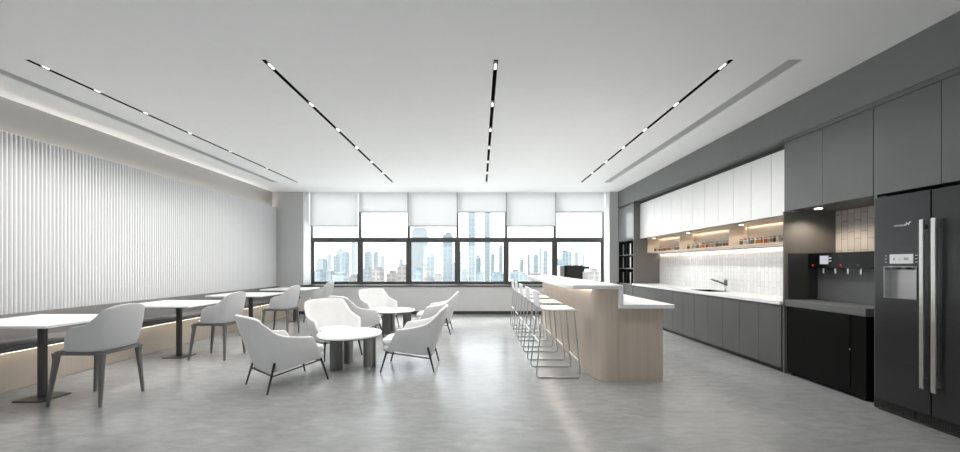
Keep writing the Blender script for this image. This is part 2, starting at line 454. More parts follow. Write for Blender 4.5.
obj('light_strip', box(-4.80, -4.785, YN, YB - .02, .406, .414), M['led_bench'], b)

# ------------------------------------------------------------------ dining tables
def dining_table(k):
    dy = 1.645 * k
    cx, cy = -4.28, 3.62 + dy
    names = ['nearest the camera', 'second from the camera', 'third from the camera', 'farthest from the camera, by the back wall']
    t = thing('dining_table', (cx, cy, 0), 'white rectangular pedestal dining table at the bench, ' + names[k], 'table', 'white dining tables along the bench')
    obj('table_top', box(-4.93, -3.93, 3.34 + dy, 4.153 + dy, .722, .75, r=.008), M['white_top'], t)
    bm = bmesh.new(); rbox(bm, cx - .032, cx + .032, cy - .02, cy + .02, .012, .70, r=.004, seg=1); obj('pedestal', bm, M['dark_metal'], t)
    obj('mount_plate', box(cx - .15, cx + .15, cy - .15, cy + .15, .70, .722), M['dark_metal'], t)
    obj('base_plate', box(cx - .14, cx + .14, cy - .13, cy + .13, 0, .012, r=.003, seg=1), M['dark_metal'], t)
for k in range(4): dining_table(k)

# ------------------------------------------------------------------ upholstered shells
def cat(P, t):
    """Catmull-Rom through list of vectors, t in [0, n-1]"""
    n = len(P); i = min(int(t), n - 2); f = t - i
    p1, p2 = P[i], P[i + 1]; p0 = P[i - 1] if i > 0 else p1 * 2 - p2; p3 = P[i + 2] if i + 2 < n else p2 * 2 - p1
    return 0.5 * ((2 * p1) + (p2 - p0) * f + (2 * p0 - 5 * p1 + 4 * p2 - p3) * f * f + (3 * p1 - p0 - 3 * p2 + p3) * f ** 3)

def shell_bm(bot, top, nu, nv, bulge, thick):
    """bot/top: control points from the front end of one arm to the centre of the back (y >= 0), mirrored to the other side"""
    B = [Vector(p) for p in bot]; T = [Vector(p) for p in top]
    B += [Vector((p.x, -p.y, p.z)) for p in B[-2::-1]]; T += [Vector((p.x, -p.y, p.z)) for p in T[-2::-1]]
    bm = bmesh.new(); n = len(B); N = nu * (n - 1); grid = []
    for i in range(N + 1):
        t = i / nu; pb, pt = cat(B, t), cat(T, t); col = []
        out = Vector((pb.x + pt.x - .1, (pb.y + pt.y), 0)); out.normalize()
        for j in range(nv + 1):
            s = j / nv; p = pb.lerp(pt, s) + out * bulge * math.sin(PI * s)
            col.append(p)
        grid.append(col)
    # inner surface
    inner = []
    for i, col in enumerate(grid):
        ic = []
        for j, p in enumerate(col):
            du = grid[min(i + 1, N)][j] - grid[max(i - 1, 0)][j]; dv = col[min(j + 1, nv)] - col[max(j - 1, 0)]
            nn = du.cross(dv)
            if nn.length < 1e-9: nn = Vector((1, 0, 0))
            nn.normalize()
            c = Vector((.05, 0, p.z))
            if nn.dot(c - p) < 0: nn = -nn
            ic.append(p + nn * thick)
        inner.append(ic)
    O = [[bm.verts.new(p) for p in c] for c in grid]; I = [[bm.verts.new(p) for p in c] for c in inner]
    for i in range(N):
        for j in range(nv):
            bm.faces.new((O[i][j], O[i + 1][j], O[i + 1][j + 1], O[i][j + 1])); bm.faces.new((I[i][j], I[i][j + 1], I[i + 1][j + 1], I[i + 1][j]))
        bm.faces.new((O[i][nv], O[i + 1][nv], I[i + 1][nv], I[i][nv])); bm.faces.new((O[i][0], I[i][0], I[i + 1][0], O[i + 1][0]))
    for j in range(nv):
        bm.faces.new((O[0][j], O[0][j + 1], I[0][j + 1], I[0][j])); bm.faces.new((O[N][j], I[N][j], I[N][j + 1], O[N][j + 1]))
    return bm

def soft(o, w=.012, sub=1):
    b = o.modifiers.new('bevel', 'BEVEL'); b.width = w; b.segments = 3; b.limit_method = 'ANGLE'; b.angle_limit = math.radians(45)
    for p in o.data.polygons: p.use_smooth = True

def outline_cushion(pts, z0, z1, r, puff=0.0, k=5):
    """rounded cushion with the plan outline pts"""
    bm = bmesh.new()
    o = rounded([(p[0], p[1], 0) for p in pts], r, k)
    c = sum(o, Vector()) / len(o)
    e = min(.025, (z1 - z0) * .45); rings = []
    prof = [(1 - .10, z0), (1 - .03, z0 + e * .3), (1.0, z0 + e), (1.0, z1 - e), (1 - .03, z1 - e * .3), (1 - .09, z1), (.6, z1 + puff * .7), (.25, z1 + puff)]
    for s, z in prof: rings.append([bm.verts.new((c.x + (p.x - c.x) * s, c.y + (p.y - c.y) * s, z)) for p in o])
    n = len(o)
    for a, b_ in zip(rings, rings[1:]):
        for i in range(n): bm.faces.new((a[i], a[(i + 1) % n], b_[(i + 1) % n], b_[i]))
    bm.faces.new(rings[0][::-1]); bm.faces.new(rings[-1])
    return bm

def make_dining_chair():
    t = thing('dining_chair', (0, 0, 0), '', 'chair', 'grey armchairs at the dining tables')
    bot = [(.10, .20, .502), (0, .212, .502), (-.13, .212, .502), (-.215, .17, .502), (-.245, 0, .502)]
    top = [(.045, .235, .70), (-.03, .25, .735), (-.15, .245, .765), (-.275, .205, .885), (-.315, 0, .925)]
    s = obj('shell', shell_bm(bot, top, 6, 8, .012, .022), M['shell'], t); soft(s, .007)
    obj('seat_cushion', outline_cushion([(.17, -.19), (.17, .19), (-.2, .18), (-.2, -.18)], .502, .54, .06), M['shell'], t, True)
    # bent wood frame ring
    bm = bmesh.new(); o = rounded([(.21, -.205, 0), (.21, .205, 0), (-.25, .205, 0), (-.25, -.205, 0)], .05, 5)
    i_ = rounded([(.175, -.17, 0), (.175, .17, 0), (-.215, .17, 0), (-.215, -.17, 0)], .03, 5)
    rows = [[bm.verts.new((p.x, p.y, z)) for p in q] for q, z in ((o, .468), (o, .5), (i_, .5), (i_, .468))]
    n = len(o)
    for a in range(4):
        A, Bq = rows[a], rows[(a + 1) % 4]
        for k in range(n): bm.faces.new((A[k], A[(k + 1) % n], Bq[(k + 1) % n], Bq[k]))
    obj('seat_frame', bm, M['grey_wood'], t, True)
    for fx, fy, tx, ty in ((.245, -.21, .19, -.185), (.245, .21, .19, .185), (-.245, -.215, -.228, -.183), (-.245, .215, -.228, .183)):
        bm = bmesh.new(); taper(bm, (fx, fy, 0), (.022, .022), (tx * .97 + fx * .03, ty, .42), (.042, .04)); 
        taper(bm, (tx * .97 + fx * .03, ty, .42), (.042, .04), (tx, ty, .485), (.06, .045))
        obj('leg', bm, M['grey_wood'], t, True)
    return t

def make_lounge_chair():
    t = thing('lounge_chair', (0, 0, 0), '', 'armchair', 'white lounge armchairs around the round tables')
    bot = [(.255, .262, .255), (.10, .262, .24), (-.12, .255, .205), (-.235, .21, .19), (-.28, .13, .185), (-.285, 0, .185)]
    top = [(.115, .335, .525), (-.06, .345, .548), (-.235, .338, .592), (-.36, .32, .69), (-.44, .265, .763), (-.475, 0, .778)]
    s = obj('shell', shell_bm(bot, top, 5, 8, .014, .035), M['fabric'], t); soft(s, .012)
    pl = [(.30, -.215), (.30, .215), (.0, .225), (-.22, .19), (-.22, -.19), (.0, -.225)]
    bm = outline_cushion([(p[0] * 1.0, p[1]) for p in [(q[0] + .02, q[1]) for q in pl]], .235, .312, .06); obj('seat_base', bm, M['fabric'], t, True)
    bm = outline_cushion([(p[0] + .03, p[1] * .98) for p in pl], .315, .388, .07, .01); obj('seat_cushion', bm, M['fabric'], t, True)
    rails = bmesh.new()
    for sy in (-1, 1):
        y = .235 * sy
        for fx, fy, tx, ty, tz in ((.325, .265, .255, .235, .25), (-.325, .265, -.245, .245, .30)):
            bm = bmesh.new(); tube(bm, [(fx, fy * sy, 0), (tx, ty * sy, tz)], .009, 10, r2=.013); obj('leg', bm, M['black'], t, True)
        tube(rails, [(.262, y, .235), (-.27, y * 1.05, .165)], .008, 8)
    tube(rails, [(-.275, -.25, .175), (-.275, .25, .175)], .008, 8)
    tube(rails, [(.24, -.235, .228), (.24, .235, .228)], .008, 8)
    obj('support_rail', rails, M['black'], t, True)
    return t

def make_stool():
    t = thing('bar_stool', (0, 0, 0), '', 'stool', 'white bar stools along the island')
    # local: front = +x, width along y (0.475), origin under the middle
    for sy in (-1, 1):
        y = .235 * sy; yt = .20 * sy
        pts = rounded([(-.18, yt, .772), (-.255, y, .009), (.255, y, .009), (.185, yt, .765)], .045, 6, closed=False)
        bm = bmesh.new(); tube(bm, pts, .0075, 10); obj('sled_frame', bm, M['stool_frame'], t, True)
    bm = bmesh.new(); tube(bm, [(.237, -.226, .2), (.237, .226, .2)], .0085, 10); obj('footrest', bm, M['stool_white'], t, True)
    bm = bmesh.new(); tube(bm, [(-.215, -.218, .41), (-.215, .218, .41)], .0085, 10); obj('rear_crossbar', bm, M['stool_white'], t, True)
    # seat: curved ply profile (x, z), swept in y
    prof = [(-.205, .80), (-.18, .785), (-.14, .778), (0, .774), (.12, .776), (.19, .775), (.225, .762)]
    th = .014
    def ply(prof, y0, y1):
        P = [cat([Vector((a, 0, b)) for a, b in prof], i * (len(prof) - 1) / 24) for i in range(25)]
        up = []
        for i, p in enumerate(P):
            d = (P[min(i + 1, 24)] - P[max(i - 1, 0)]).normalized(); up.append(p + Vector((-d.z, 0, d.x)) * th)
        bm = bmesh.new(); prism(bm, [(p.x, p.z) for p in P] + [(p.x, p.z) for p in up[::-1]], y0, y1, 'Y'); return bm
    s = obj('seat', ply(prof, -.22, .22), M['stool_white'], t); soft(s, .004)
    back = [(-.155, .779), (-.205, .80), (-.222, .85), (-.235, .99)]
    s = obj('backrest', ply(back[::-1], -.215, .215), M['stool_white'], t); soft(s, .004)
    return t

chair = make_dining_chair(); lounge = make_lounge_chair(); stool = make_stool()
bpy.context.view_layer.update(); index_children()
nm = ['nearest the camera, at the nearest dining table', 'second from the camera, at the second dining table',
      'third from the camera, at the third dining table', 'farthest from the camera, at the last dining table']
for k in range(4):
    lab = 'light grey dining armchair on dark legs, ' + nm[k]; loc = (-3.72, 3.6 + 1.645 * k, 0)
    if k == 0: chair.location = loc; chair.rotation_euler.z = PI; chair['label'] = lab
    else: put(chair, loc, PI, lab)
A_ = [(-2.137, 4.118, math.radians(52), 'left of the near round table, its back to the camera'),
      (-2.11, 5.39, math.radians(-48), 'behind the near round table, facing the camera'),
      (-.88, 4.74, PI, 'right of the near round table, seen from the side')]
for g in range(2):
    for k, (x, y, r, l) in enumerate(A_):
        lab = 'white lounge armchair ' + l.replace('near', 'near' if g == 0 else 'far'); loc = (x, y + 2.44 * g, 0)
        if g == 0 and k == 0: lounge.location = loc; lounge.rotation_euler.z = r; lounge['label'] = lab
        else: put(lounge, loc, r, lab)
for k in range(5):
    lab = 'white bar stool with wire sled frame, ' + ['nearest the camera', 'second from the camera', 'middle one of the five', 'fourth from the camera', 'farthest, by the windows'][k]
    loc = (.90, 4.476 + .81 * k, 0)
    if k == 0: stool.location = loc; stool['label'] = lab
    else: put(stool, loc, 0, lab)

# round coffee tables
for g in range(2):
    cx, cy = -1.655, 4.714 + 2.44 * g
    t = thing('coffee_table', (cx, cy, 0), 'low round white coffee table on thick dark legs, ' + ('the near one' if g == 0 else 'the far one by the windows'), 'table', 'round coffee tables')
    bm = bmesh.new(); cyl(bm, cx, cy, .414, .44, .39, 72); o = obj('table_top', bm, M['white_top'], t); soft(o, .004)
    bm = bmesh.new(); cyl(bm, cx, cy, .404, .414, .382, 72); obj('rim', bm, M['dark_metal'], t)
    for ang, lx, ly in ((math.radians(30), -.125, -.13), (math.radians(0), .24, .03), (math.radians(80), -.10, .22)):
        bm = bmesh.new(); w, d = .155, .085
        o = rounded([(-w / 2, -d / 2, 0), (w / 2, -d / 2, 0), (w / 2, d / 2, 0), (-w / 2, d / 2, 0)], .04, 5)
        ca, sa = math.cos(ang), math.sin(ang)
        prism(bm, [(cx + lx + p.x * ca - p.y * sa, cy + ly + p.x * sa + p.y * ca) for p in o], 0, .404)
        obj('leg', bm, M['leg_metal'], t, True)

# ------------------------------------------------------------------ island
t = thing('kitchen_island', (1.6, 5.9, 0), 'wood-clad kitchen island with a raised white bar top and lower worktop', 'island')
IY0, IY1 = 4.13, 7.75
bm = bmesh.new()
out = rounded([(1.31, IY0, 0), (1.31, IY1, 0)], 0, 1, closed=False)
r = .15; arc = [(1.31 + r - r * math.cos(a), IY0 + r - r * math.sin(a)) for a in [PI / 2 * i / 10 for i in range(11)]]
prism(bm, arc + [(1.541, IY0), (1.541, IY1), (1.31, IY1)], 0.0, 1.03)
obj('bar_body', bm, M['wood'], t, True)
obj('counter_body', box(1.544, 2.04, IY0, IY1, 0, .815), M['wood'], t)
bm = bmesh.new()
w0, w1 = 0.985, 1.59
c = .05
prism(bm, [(w0 + c, 4.10), (w1, 4.10), (w1, 7.88), (w0 + c, 7.88), (w0, 7.88 - c), (w0, 4.10 + c)], 1.03, 1.078)
o = obj('bar_top', bm, M['quartz'], t); soft(o, .005)
bm = bmesh.new(); rbox(bm, 1.542, 1.59, 4.10, 7.88, .862, 1.029, r=.003, seg=1); obj('riser_panel', bm, M['quartz'], t)
o = obj('worktop', box(1.542, 2.16, 4.10, 7.88, .816, .861, r=.004), M['quartz'], t)
obj('light_strip', box(1.285, 1.305, 4.35, IY1 - .05, 1.014, 1.0295), M['led_white'], t)
# panel joints on the seating side
bm = bmesh.new()
for yy in (4.34, 5.2, 6.06, 6.92): cube(bm, 1.3085, 1.312, yy - .002, yy + .002, .02, 1.0)
cube(bm, 1.3085, 1.312, 4.30, IY1, .095, .099)
obj('panel_joint', bm, M['riser'], t)

# coffee machine on the far end of the lower worktop
t = thing('coffee_machine', (1.85, 7.6, .862), 'black coffee machine with a silver-fronted grinder at the far end of the island', 'coffee machine')
obj('body', box(1.75, 2.06, 7.42, 7.72, .862, 1.295, r=.006), plain('machine_charcoal', (.018, .018, .018), .35), t)
obj('side_tower', box(1.61, 1.70, 7.46, 7.72, .862, 1.293, r=.005), M['steel'], t)
obj('grinder', box(1.70, 1.75, 7.48, 7.70, .862, 1.29, r=.004), M['black'], t)
obj('brew_head', box(2.06, 2.21, 7.46, 7.66, 1.22, 1.275, r=.008), M['dark_metal'], t)
bm = bmesh.new(); cyl(bm, 2.11, 7.55, 1.17, 1.22, .02, 16); obj('spout', bm, M['dark_metal'], t, True)
obj('milk_unit', box(2.065, 2.2, 7.47, 7.67, .862, 1.16, r=.008), M['cabwhite'], t)

# ------------------------------------------------------------------ kitchen run
KY0, KY1 = 4.44, 8.79
# base cabinets, two doors each
KS = KY0 + .022; PB = (KY1 - KS) / 12
for i in range(6):
    y0 = KY1 - 2 * PB * (i + 1); y1 = y0 + 2 * PB
    lab = 'grey two-door base cabinet, %s from the back wall' % ORD[i]
    t = thing('base_cabinet', (3.95, (y0 + y1) / 2, 0), lab, 'cabinet', 'grey base cabinets')
    obj('body', box(3.665, XK - .002, y0 + .001, y1 - .001, .07, .65 if i in (2, 3) else .82), M['carcass'], t)
    obj('plinth', box(3.69, 3.72, y0 + .001, y1 - .001, 0, .069), M['carcass'], t)
    for q in range(2):
        ya = y0 + PB * q; obj('door', box(3.632, 3.664, ya + .002, ya + PB - .002, .06, .812, r=.0012, seg=1), M['base_grey'], t)
# worktop with sink cut-out
SX0, SX1, SY0, SY1 = 3.74, 4.10, 6.05, 6.62
t = thing('worktop', (3.94, 6.6, .82), 'long white kitchen worktop under the spice shelf', 'worktop')
bm = bmesh.new()
for a in ((3.61, SX0, KY0 + .022, KY1 - .001), (SX1, XK - .012, KY0 + .022, KY1 - .001), (SX0, SX1, KY0 + .022, SY0), (SX0, SX1, SY1, KY1 - .001)): cube(bm, *a, .822, .862)
bmesh.ops.remove_doubles(bm, verts=list(bm.verts), dist=.0001)
obj('slab', bm, M['quartz'], t)
t = thing('sink', (3.92, 6.33, .7), 'black undermount sink sunk in the white worktop', 'sink')
bm = bmesh.new(); e = .003
cube(bm, SX0 + e, SX1 - e, SY0 + e, SY1 - e, .66, .664)
for a in ((SX0 + e, SX0 + .012, SY0 + e, SY1 - e), (SX1 - .012, SX1 - e, SY0 + e, SY1 - e), (SX0 + .012, SX1 - .012, SY0 + e, SY0 + .012), (SX0 + .012, SX1 - .012, SY1 - .012, SY1 - e)):
    cube(bm, *a, .664, .863)
obj('basin', bm, M['gloss_black'], t)
bm = bmesh.new(); cyl(bm, 3.92, 6.33, .664, .668, .04, 24); obj('drain', bm, M['chrome'], t, True)
fx, fy = 4.15, 6.25
t = thing('kitchen_faucet', (fx, fy, .862), 'dark grey and chrome kitchen faucet behind the sink', 'faucet')
bm = bmesh.new(); cyl(bm, fx, fy, .862, .95, .017, 20); cyl(bm, fx, fy, .862, .868, .026, 20); obj('base', bm, M['chrome'], t, True)
bm = bmesh.new(); cyl(bm, fx, fy, .95, 1.045, .026, 20); obj('body', bm, M['slab_grey'], t, True)
bm = bmesh.new(); cyl(bm, fx, fy, 1.045, 1.075, .025, 20, r2=.018); tube(bm, [(fx, fy, 1.07), (fx - .06, fy, 1.082), (fx - .12, fy + .01, 1.105)], .006, 8); obj('lever', bm, M['chrome'], t, True)
bm = bmesh.new(); tube(bm, [(fx, fy, .972), (fx - .17, fy + .01, 1.04)], .015, 14); o = obj('spout', bm, M['slab_grey'], t, True)
bm = bmesh.new(); tube(bm, [(fx - .17, fy + .01, 1.04), (fx - .25, fy + .015, 1.072)], .017, 14); obj('nozzle', bm, M['chrome'], o, True)

# backsplash
o = struct('trim_5', box(XK - .01, XK - .001, KY0 + .022, KY1 - .001, .863, 1.578), M['tile'])
# white wall cabinets, two doors each
for i in range(6):
    y0 = KY1 - 2 * PB * (i + 1); y1 = y0 + 2 * PB
    lab = 'white two-door wall cabinet, %s from the back wall' % ORD[i]
    t = thing('wall_cabinet', (4.0, (y0 + y1) / 2, 1.93), lab, 'cabinet', 'white wall cabinets')
    obj('body', box(3.83, XK - .002, y0 + .001, y1 - .001, 1.945, 2.745), M['blind_bar'], t)
    for q in range(2):
        ya = y0 + PB * q; obj('door', box(3.80, 3.829, ya + .003, ya + PB - .003, 1.928, 2.745, r=.0012, seg=1), M['white_door'], t)
struct('trim_6', box(3.86, XK, KY0 + .022, KY1, 2.746, 2.811), M['carcass'])

# spice shelf
ZS0, ZS1 = 1.58, 1.944
t = thing('spice_shelf', (4.1, 6.6, ZS0), 'long open wooden shelf box in three compartments under the white wall cabinets', 'shelf')
obj('back_panel', box(XK - .022, XK - .002, KY0 + .024, KY1 - .001, ZS0 + .03, ZS1 - .021), M['niche'], t)
obj('bottom_board', box(3.97, XK - .002, KY0 + .024, KY1 - .001, ZS0, ZS0 + .029), M['niche'], t)
obj('top_board', box(3.97, XK - .002, KY0 + .024, KY1 - .001, ZS1 - .02, ZS1), M['niche'], t)
for yy in (8.766, 7.345, 5.89, 4.466): obj('divider', box(3.971, XK - .023, yy, yy + .022, ZS0 + .03, ZS1 - .021), M['niche'], t)
for a, b in ((5.93, 7.33), (7.38, 8.74), (4.5, 5.87)):
    obj('light_strip', box(XK - .040, XK - .024, a, b, ZS1 - .028, ZS1 - .022), M['led_warm'], t)
    obj('light_cover', box(XK - .048, XK - .042, a, b, ZS1 - .046, ZS1 - .021), M['niche'], t)
    spot_lamp('shelf_lamp', (4.08, b - .12, ZS1 - .032), 1.3, (1, .87, .7))
    bm = bmesh.new(); cyl(bm, 4.06, b - .12, ZS1 - .028, ZS1 - .021, .028, 20); obj('downlight', bm, M['led_spot'], t, True)
obj('under_light', box(XK - .04, XK - .02, KY0 + .03, KY1 - .02, ZS0 - .008, ZS0 - .001), M['led_white'], t)
obj('light_cover', box(XK - .052, XK - .045, KY0 + .03, KY1 - .02, ZS0 - .03, ZS0 - .001), M['niche'], t)

# jars
cols = {'orange': (.75, .18, .03), 'red': (.6, .05, .03), 'green': (.2, .25, .04), 'yellow': (.6, .4, .08), 'tan': (.42, .28, .15),
        'grey': (.18, .18, .19), 'cream': (.62, .55, .42), 'brown': (.13, .06, .035), 'olive': (.1, .09, .03)}
jm = {k: plain('spice_' + k, [c * .7 + .02 for c in v], .35, var=.25, nscale=(60, 60, 60)) for k, v in cols.items()}
def make_jar(k, x, y, z):
    t = thing('spice_jar', (x, y, z), '', 'jar')
    bm = bmesh.new(); cyl(bm, x, y, z, z + .065, .0225, 18); obj('contents', bm, jm[k], t, True)
    bm = bmesh.new(); cyl(bm, x, y, z + .0655, z + .0755, .0227, 18, r2=.018); obj('neck', bm, M['mark'], t, True)
    bm = bmesh.new(); cyl(bm, x, y, z + .076, z + .093, .020, 18); obj('lid', bm, M['lid'], t, True)
    return t
comp = [('far compartment', [8.62, 8.52, 8.42, 8.32, 8.24, 8.16, 8.08, 8.00, 7.91, 7.83, 7.75, 7.66, 7.58],
         ['olive', 'cream', 'grey', 'yellow', 'orange', 'red', 'tan', 'orange', 'tan', 'cream', 'grey', 'green', 'red']),
        ('middle compartment', [7.26, 7.12, 7.02, 6.93, 6.84, 6.76, 6.67, 6.59, 6.51, 6.38, 6.29, 6.20, 6.11, 6.03],
         ['olive', 'cream', 'cream', 'grey', 'yellow', 'orange', 'red', 'tan', 'yellow', 'brown', 'green', 'grey', 'red', 'cream']),
        ('near compartment', [5.79, 5.71, 5.62, 5.54, 5.46, 5.38, 5.30, 5.22, 5.14, 5.06, 4.98],
         ['olive', 'cream', 'cream', 'grey', 'yellow', 'orange', 'red', 'tan', 'olive', 'cream', 'brown'])]
protos = {}
for cn, ys, ks in comp:
    for i, (y, k) in enumerate(zip(ys, ks)):
        x = 4.085 + random.uniform(-.012, .012); z = ZS0 + .0295
        lab = 'jar of %s spice, %s from left in the %s of the wooden shelf' % (k, ORD[i], cn)
        if k not in protos:
            p = make_jar(k, x, y, z); p['label'] = lab; p['group'] = 'spice jars on the wooden shelf'; protos[k] = p
            bpy.context.view_layer.update(); index_children()
        else: put(protos[k], (x, y, z), random.uniform(0, 3), lab, 'spice jars on the wooden shelf')

# far tall unit (against the back wall)
t = thing('tall_shelf_unit', (3.95, 9.3, 0), 'tall grey unit in the far corner with glossy upper doors and black open shelves', 'cabinet')
UY0, UY1 = KY1, YB - .016
bm = bmesh.new(); cube(bm, XR + .0, XK - .002, UY0 + .001, UY0 + .022, 0, 2.811)
obj('side_panel', bm, M['side_panel'], t)
bm = bmesh.new()
cube(bm, XR + .02, XK - .002, UY1 - .02, UY1, .822, 1.915); cube(bm, XK - .03, XK - .002, UY0 + .023, UY1 - .021, .822, 1.915)
cube(bm, XR + .02, XK - .031, UY0 + .023, UY1 - .021, .822, .84); cube(bm, XR + .02, XK - .031, UY0 + .023, UY1 - .021, 1.895, 1.915)
cube(bm, XR + .02, XK - .031, UY0 + .023, UY0 + .035, .841, 1.894)
obj('shelf_carcass', bm, M['black'], t)
for z in (1.207, 1.54): obj('shelf_board', box(XR + .005, XK - .032, UY0 + .036, UY1 - .021, z, z + .014), M['slab_grey'], t)
ym = 9.25
obj('centre_divider', box(XR + .01, XK - .032, ym, ym + .012, .841, 1.206), M['black'], t)
obj('centre_divider', box(XR + .01, XK - .032, ym, ym + .012, 1.222, 1.539), M['black'], t)
obj('centre_divider', box(XR + .01, XK - .032, ym, ym + .012, 1.555, 1.894), M['black'], t)
for a, b in ((UY0 + .024, ym), (ym + .003, UY1)): obj('upper_door', box(XR, XR + .02, a, b, 1.917, 2.76), M['gloss_grey'], t)
obj('upper_body', box(XR + .021, XK - .002, UY0 + .023, UY1, 1.917, 2.811), M['carcass'], t)
for a, b in ((UY0 + .024, ym), (ym + .003, UY1)): obj('lower_door', box(XR - .018, XR + .02, a, b, .06, .812), M['base_grey'], t)
obj('lower_body', box(XR + .021, XK - .002, UY0 + .023, UY1, 0, .821), M['carcass'], t)
obj('counter_edge', box(3.62, XR + .02, UY0 + .023, UY1, .815, .84), M['slab_grey'], t)
for zi, z in enumerate((.841, 1.222, 1.555)):
    for yi, yb in enumerate((9.05, 9.50)):
        for q in range(3):
            y = yb + q * .055; c = ('black', 'silver', 'black')[q]
            lab = '%s-spined binder, %s one on the %s shelf, %s half of far unit' % (c, ('left', 'centre', 'right')[2 - q], ('bottom', 'middle', 'top')[zi], ('right', 'left')[yi])
            bx = thing('binder', (3.72, y, z), lab, 'binder', 'binders in the far tall unit')
            obj('cover', box(3.705, 3.93, y - .022, y + .022, z + .0005, z + .28, r=.002, seg=1), M['machine_black'], bx)
            obj('spine', box(3.70, 3.7045, y - .02, y + .02, z + .004, z + .276), M['steel'] if q == 1 else M['machine_black'], bx)

# tall grey wall and panels round the drinks niche, one cabinet above niche, one above fridge
def tall_cab(y0, y1, lab, ysplit):
    t = thing('tall_upper_cabinet', (3.95, (y0 + y1) / 2, 1.944), lab, 'cabinet', 'dark grey upper cabinets')
    obj('body', box(3.675, XK - .002, y0 + .001, y1 - .001, 1.946, 2.805), M['door_grey'], t)
    obj('door', box(3.65, 3.674, y0 + .002, ysplit - .0015, 1.944, 2.758, r=.001, seg=1), M['door_grey'], t)
    obj('door', box(3.65, 3.674, ysplit + .0015, y1 - .002, 1.944, 2.758, r=.001, seg=1), M['door_grey'], t)
    obj('filler_strip', box(3.65, 3.674, y0 + .001, y1 - .001, 2.764, 2.807), M['door_grey'], t)
tall_cab(3.434, 4.44, 'dark grey two-door upper cabinet above the drinks niche', 3.944)
tall_cab(2.42, 3.432, 'dark grey two-door upper cabinet above the refrigerator', 2.927)
solo('cabinet_side_panel', box(XR, XK - .002, KY0, KY0 + .02, 0, 1.943), M['side_panel'], (3.95, KY0, 0), 'dark full-height side panel between the worktop and the drinks niche', 'panel')
solo('cabinet_side_panel', box(XR, XK - .002, 3.40, 3.425, 0, 1.943), M['door_grey'], (3.95, 3.4, 0), 'dark full-height side panel between the drinks niche and the refrigerator', 'panel')
NY0, NY1 = 3.425, KY0
struct('trim_7', box(XK - .01, XK - .001, NY0 + .001, NY1 - .001, 1.44, 1.943), M['tile_b'])
t = thing('niche_lining', (4.1, 3.93, .89), 'grey lining panels behind and beside the water dispenser', 'panel')
obj('back_lining', box(4.04, 4.055, NY0 + .001, NY1 - .012, .888, 1.26), M['slab_grey'], t)
obj('side_lining', box(3.70, XK - .012, NY1 - .010, NY1 - .001, .888, 1.44), M['carcass'], t)
bm = bmesh.new(); cyl(bm, 3.86, 4.22, 1.938, 1.9435, .035, 20)
o = solo('niche_downlight', bm, M['led_spot'], (3.86, 4.22, 1.94), 'small round downlight in the top of the drinks niche', 'light', smooth=True)

# wall water dispenser bar
spot_lamp('niche_lamp', (3.86, 4.22, 1.93), 7, (1, .86, .7), 2.4)
t = thing('water_dispenser', (4.1, 3.9, 1.26), 'black wall-mounted water dispenser bar with four taps and a small screen', 'water dispenser')
XD = 3.925
obj('body', box(XD, XK - .012, NY0 + .002, NY1 - .013, 1.262, 1.438, r=.004), M['gloss_black'], t)
yy = [XD * F / (q - 480) for q in (820, 828.5)]
obj('screen', box(XD - .003, XD - .0002, yy[1], yy[0], 1.31, 1.405), M['screen'], t)
for z in (1.345, 1.378): obj('button', box(XD - .003, XD - .0002, XD * F / 351.5, XD * F / 348.8, z - .006, z + .006), M['mark'], t)
for q, m in ((813, 'red'), (841, 'red'), (858, 'green')):
    y = XD * F / (q - 480); bm = bmesh.new(); tube(bm, [(XD - .004, y, 1.297), (XD - .0002, y, 1.297)], .012, 14); obj('indicator', bm, M[m], t, True, label=m + ' round indicator')
for q in (823.7, 835.5, 848, 861.5):
    y = (XD + .03) * F / (q - 480); bm = bmesh.new(); cyl(bm, XD + .03, y, 1.205, 1.2615, .011, 14); obj('tap', bm, M['steel'], t, True)

# black drinks cabinet
t = thing('drinks_cabinet', (3.95, 3.95, 0), 'black floor cabinet with thick grey top inside the drinks niche', 'cabinet')
obj('body', box(3.665, 4.2, 3.515, 4.42, .03, .808, r=.003, seg=1), M['machine_black'], t)
obj('top_slab', box(3.65, XK - .012, 3.505, 4.43, .81, .886, r=.002, seg=1), M['slab_grey'], t)
obj('door', box(3.655, 3.6645, 3.66, 4.37, .08, .795, r=.002, seg=1), M['machine_black'], t)
bm = bmesh.new(); yk = 3.655 * F / 370.8; tube(bm, [(3.645, yk, .47), (3.6548, yk, .47)], .008, 14); obj('lock', bm, M['chrome'], t, True)
for x in (3.7, 4.15):
    for y in (3.56, 4.37):
        bm = bmesh.new(); cyl(bm, x, y, 0, .03, .018, 14); obj('foot', bm, M['black'], t, True)

# ------------------------------------------------------------------ refrigerator
XF = 3.58
t = thing('refrigerator', (3.9, 2.9, 0), 'large dark side-by-side refrigerator with a steel water dispenser', 'refrigerator')
obj('body', box(3.652, XK - .01, 2.43, 3.39, .02, 1.895), M['carcass'], t)
g = 2.937
DY0, DY1, DZ0, DZ1 = 3.03, 3.279, 1.012, 1.288
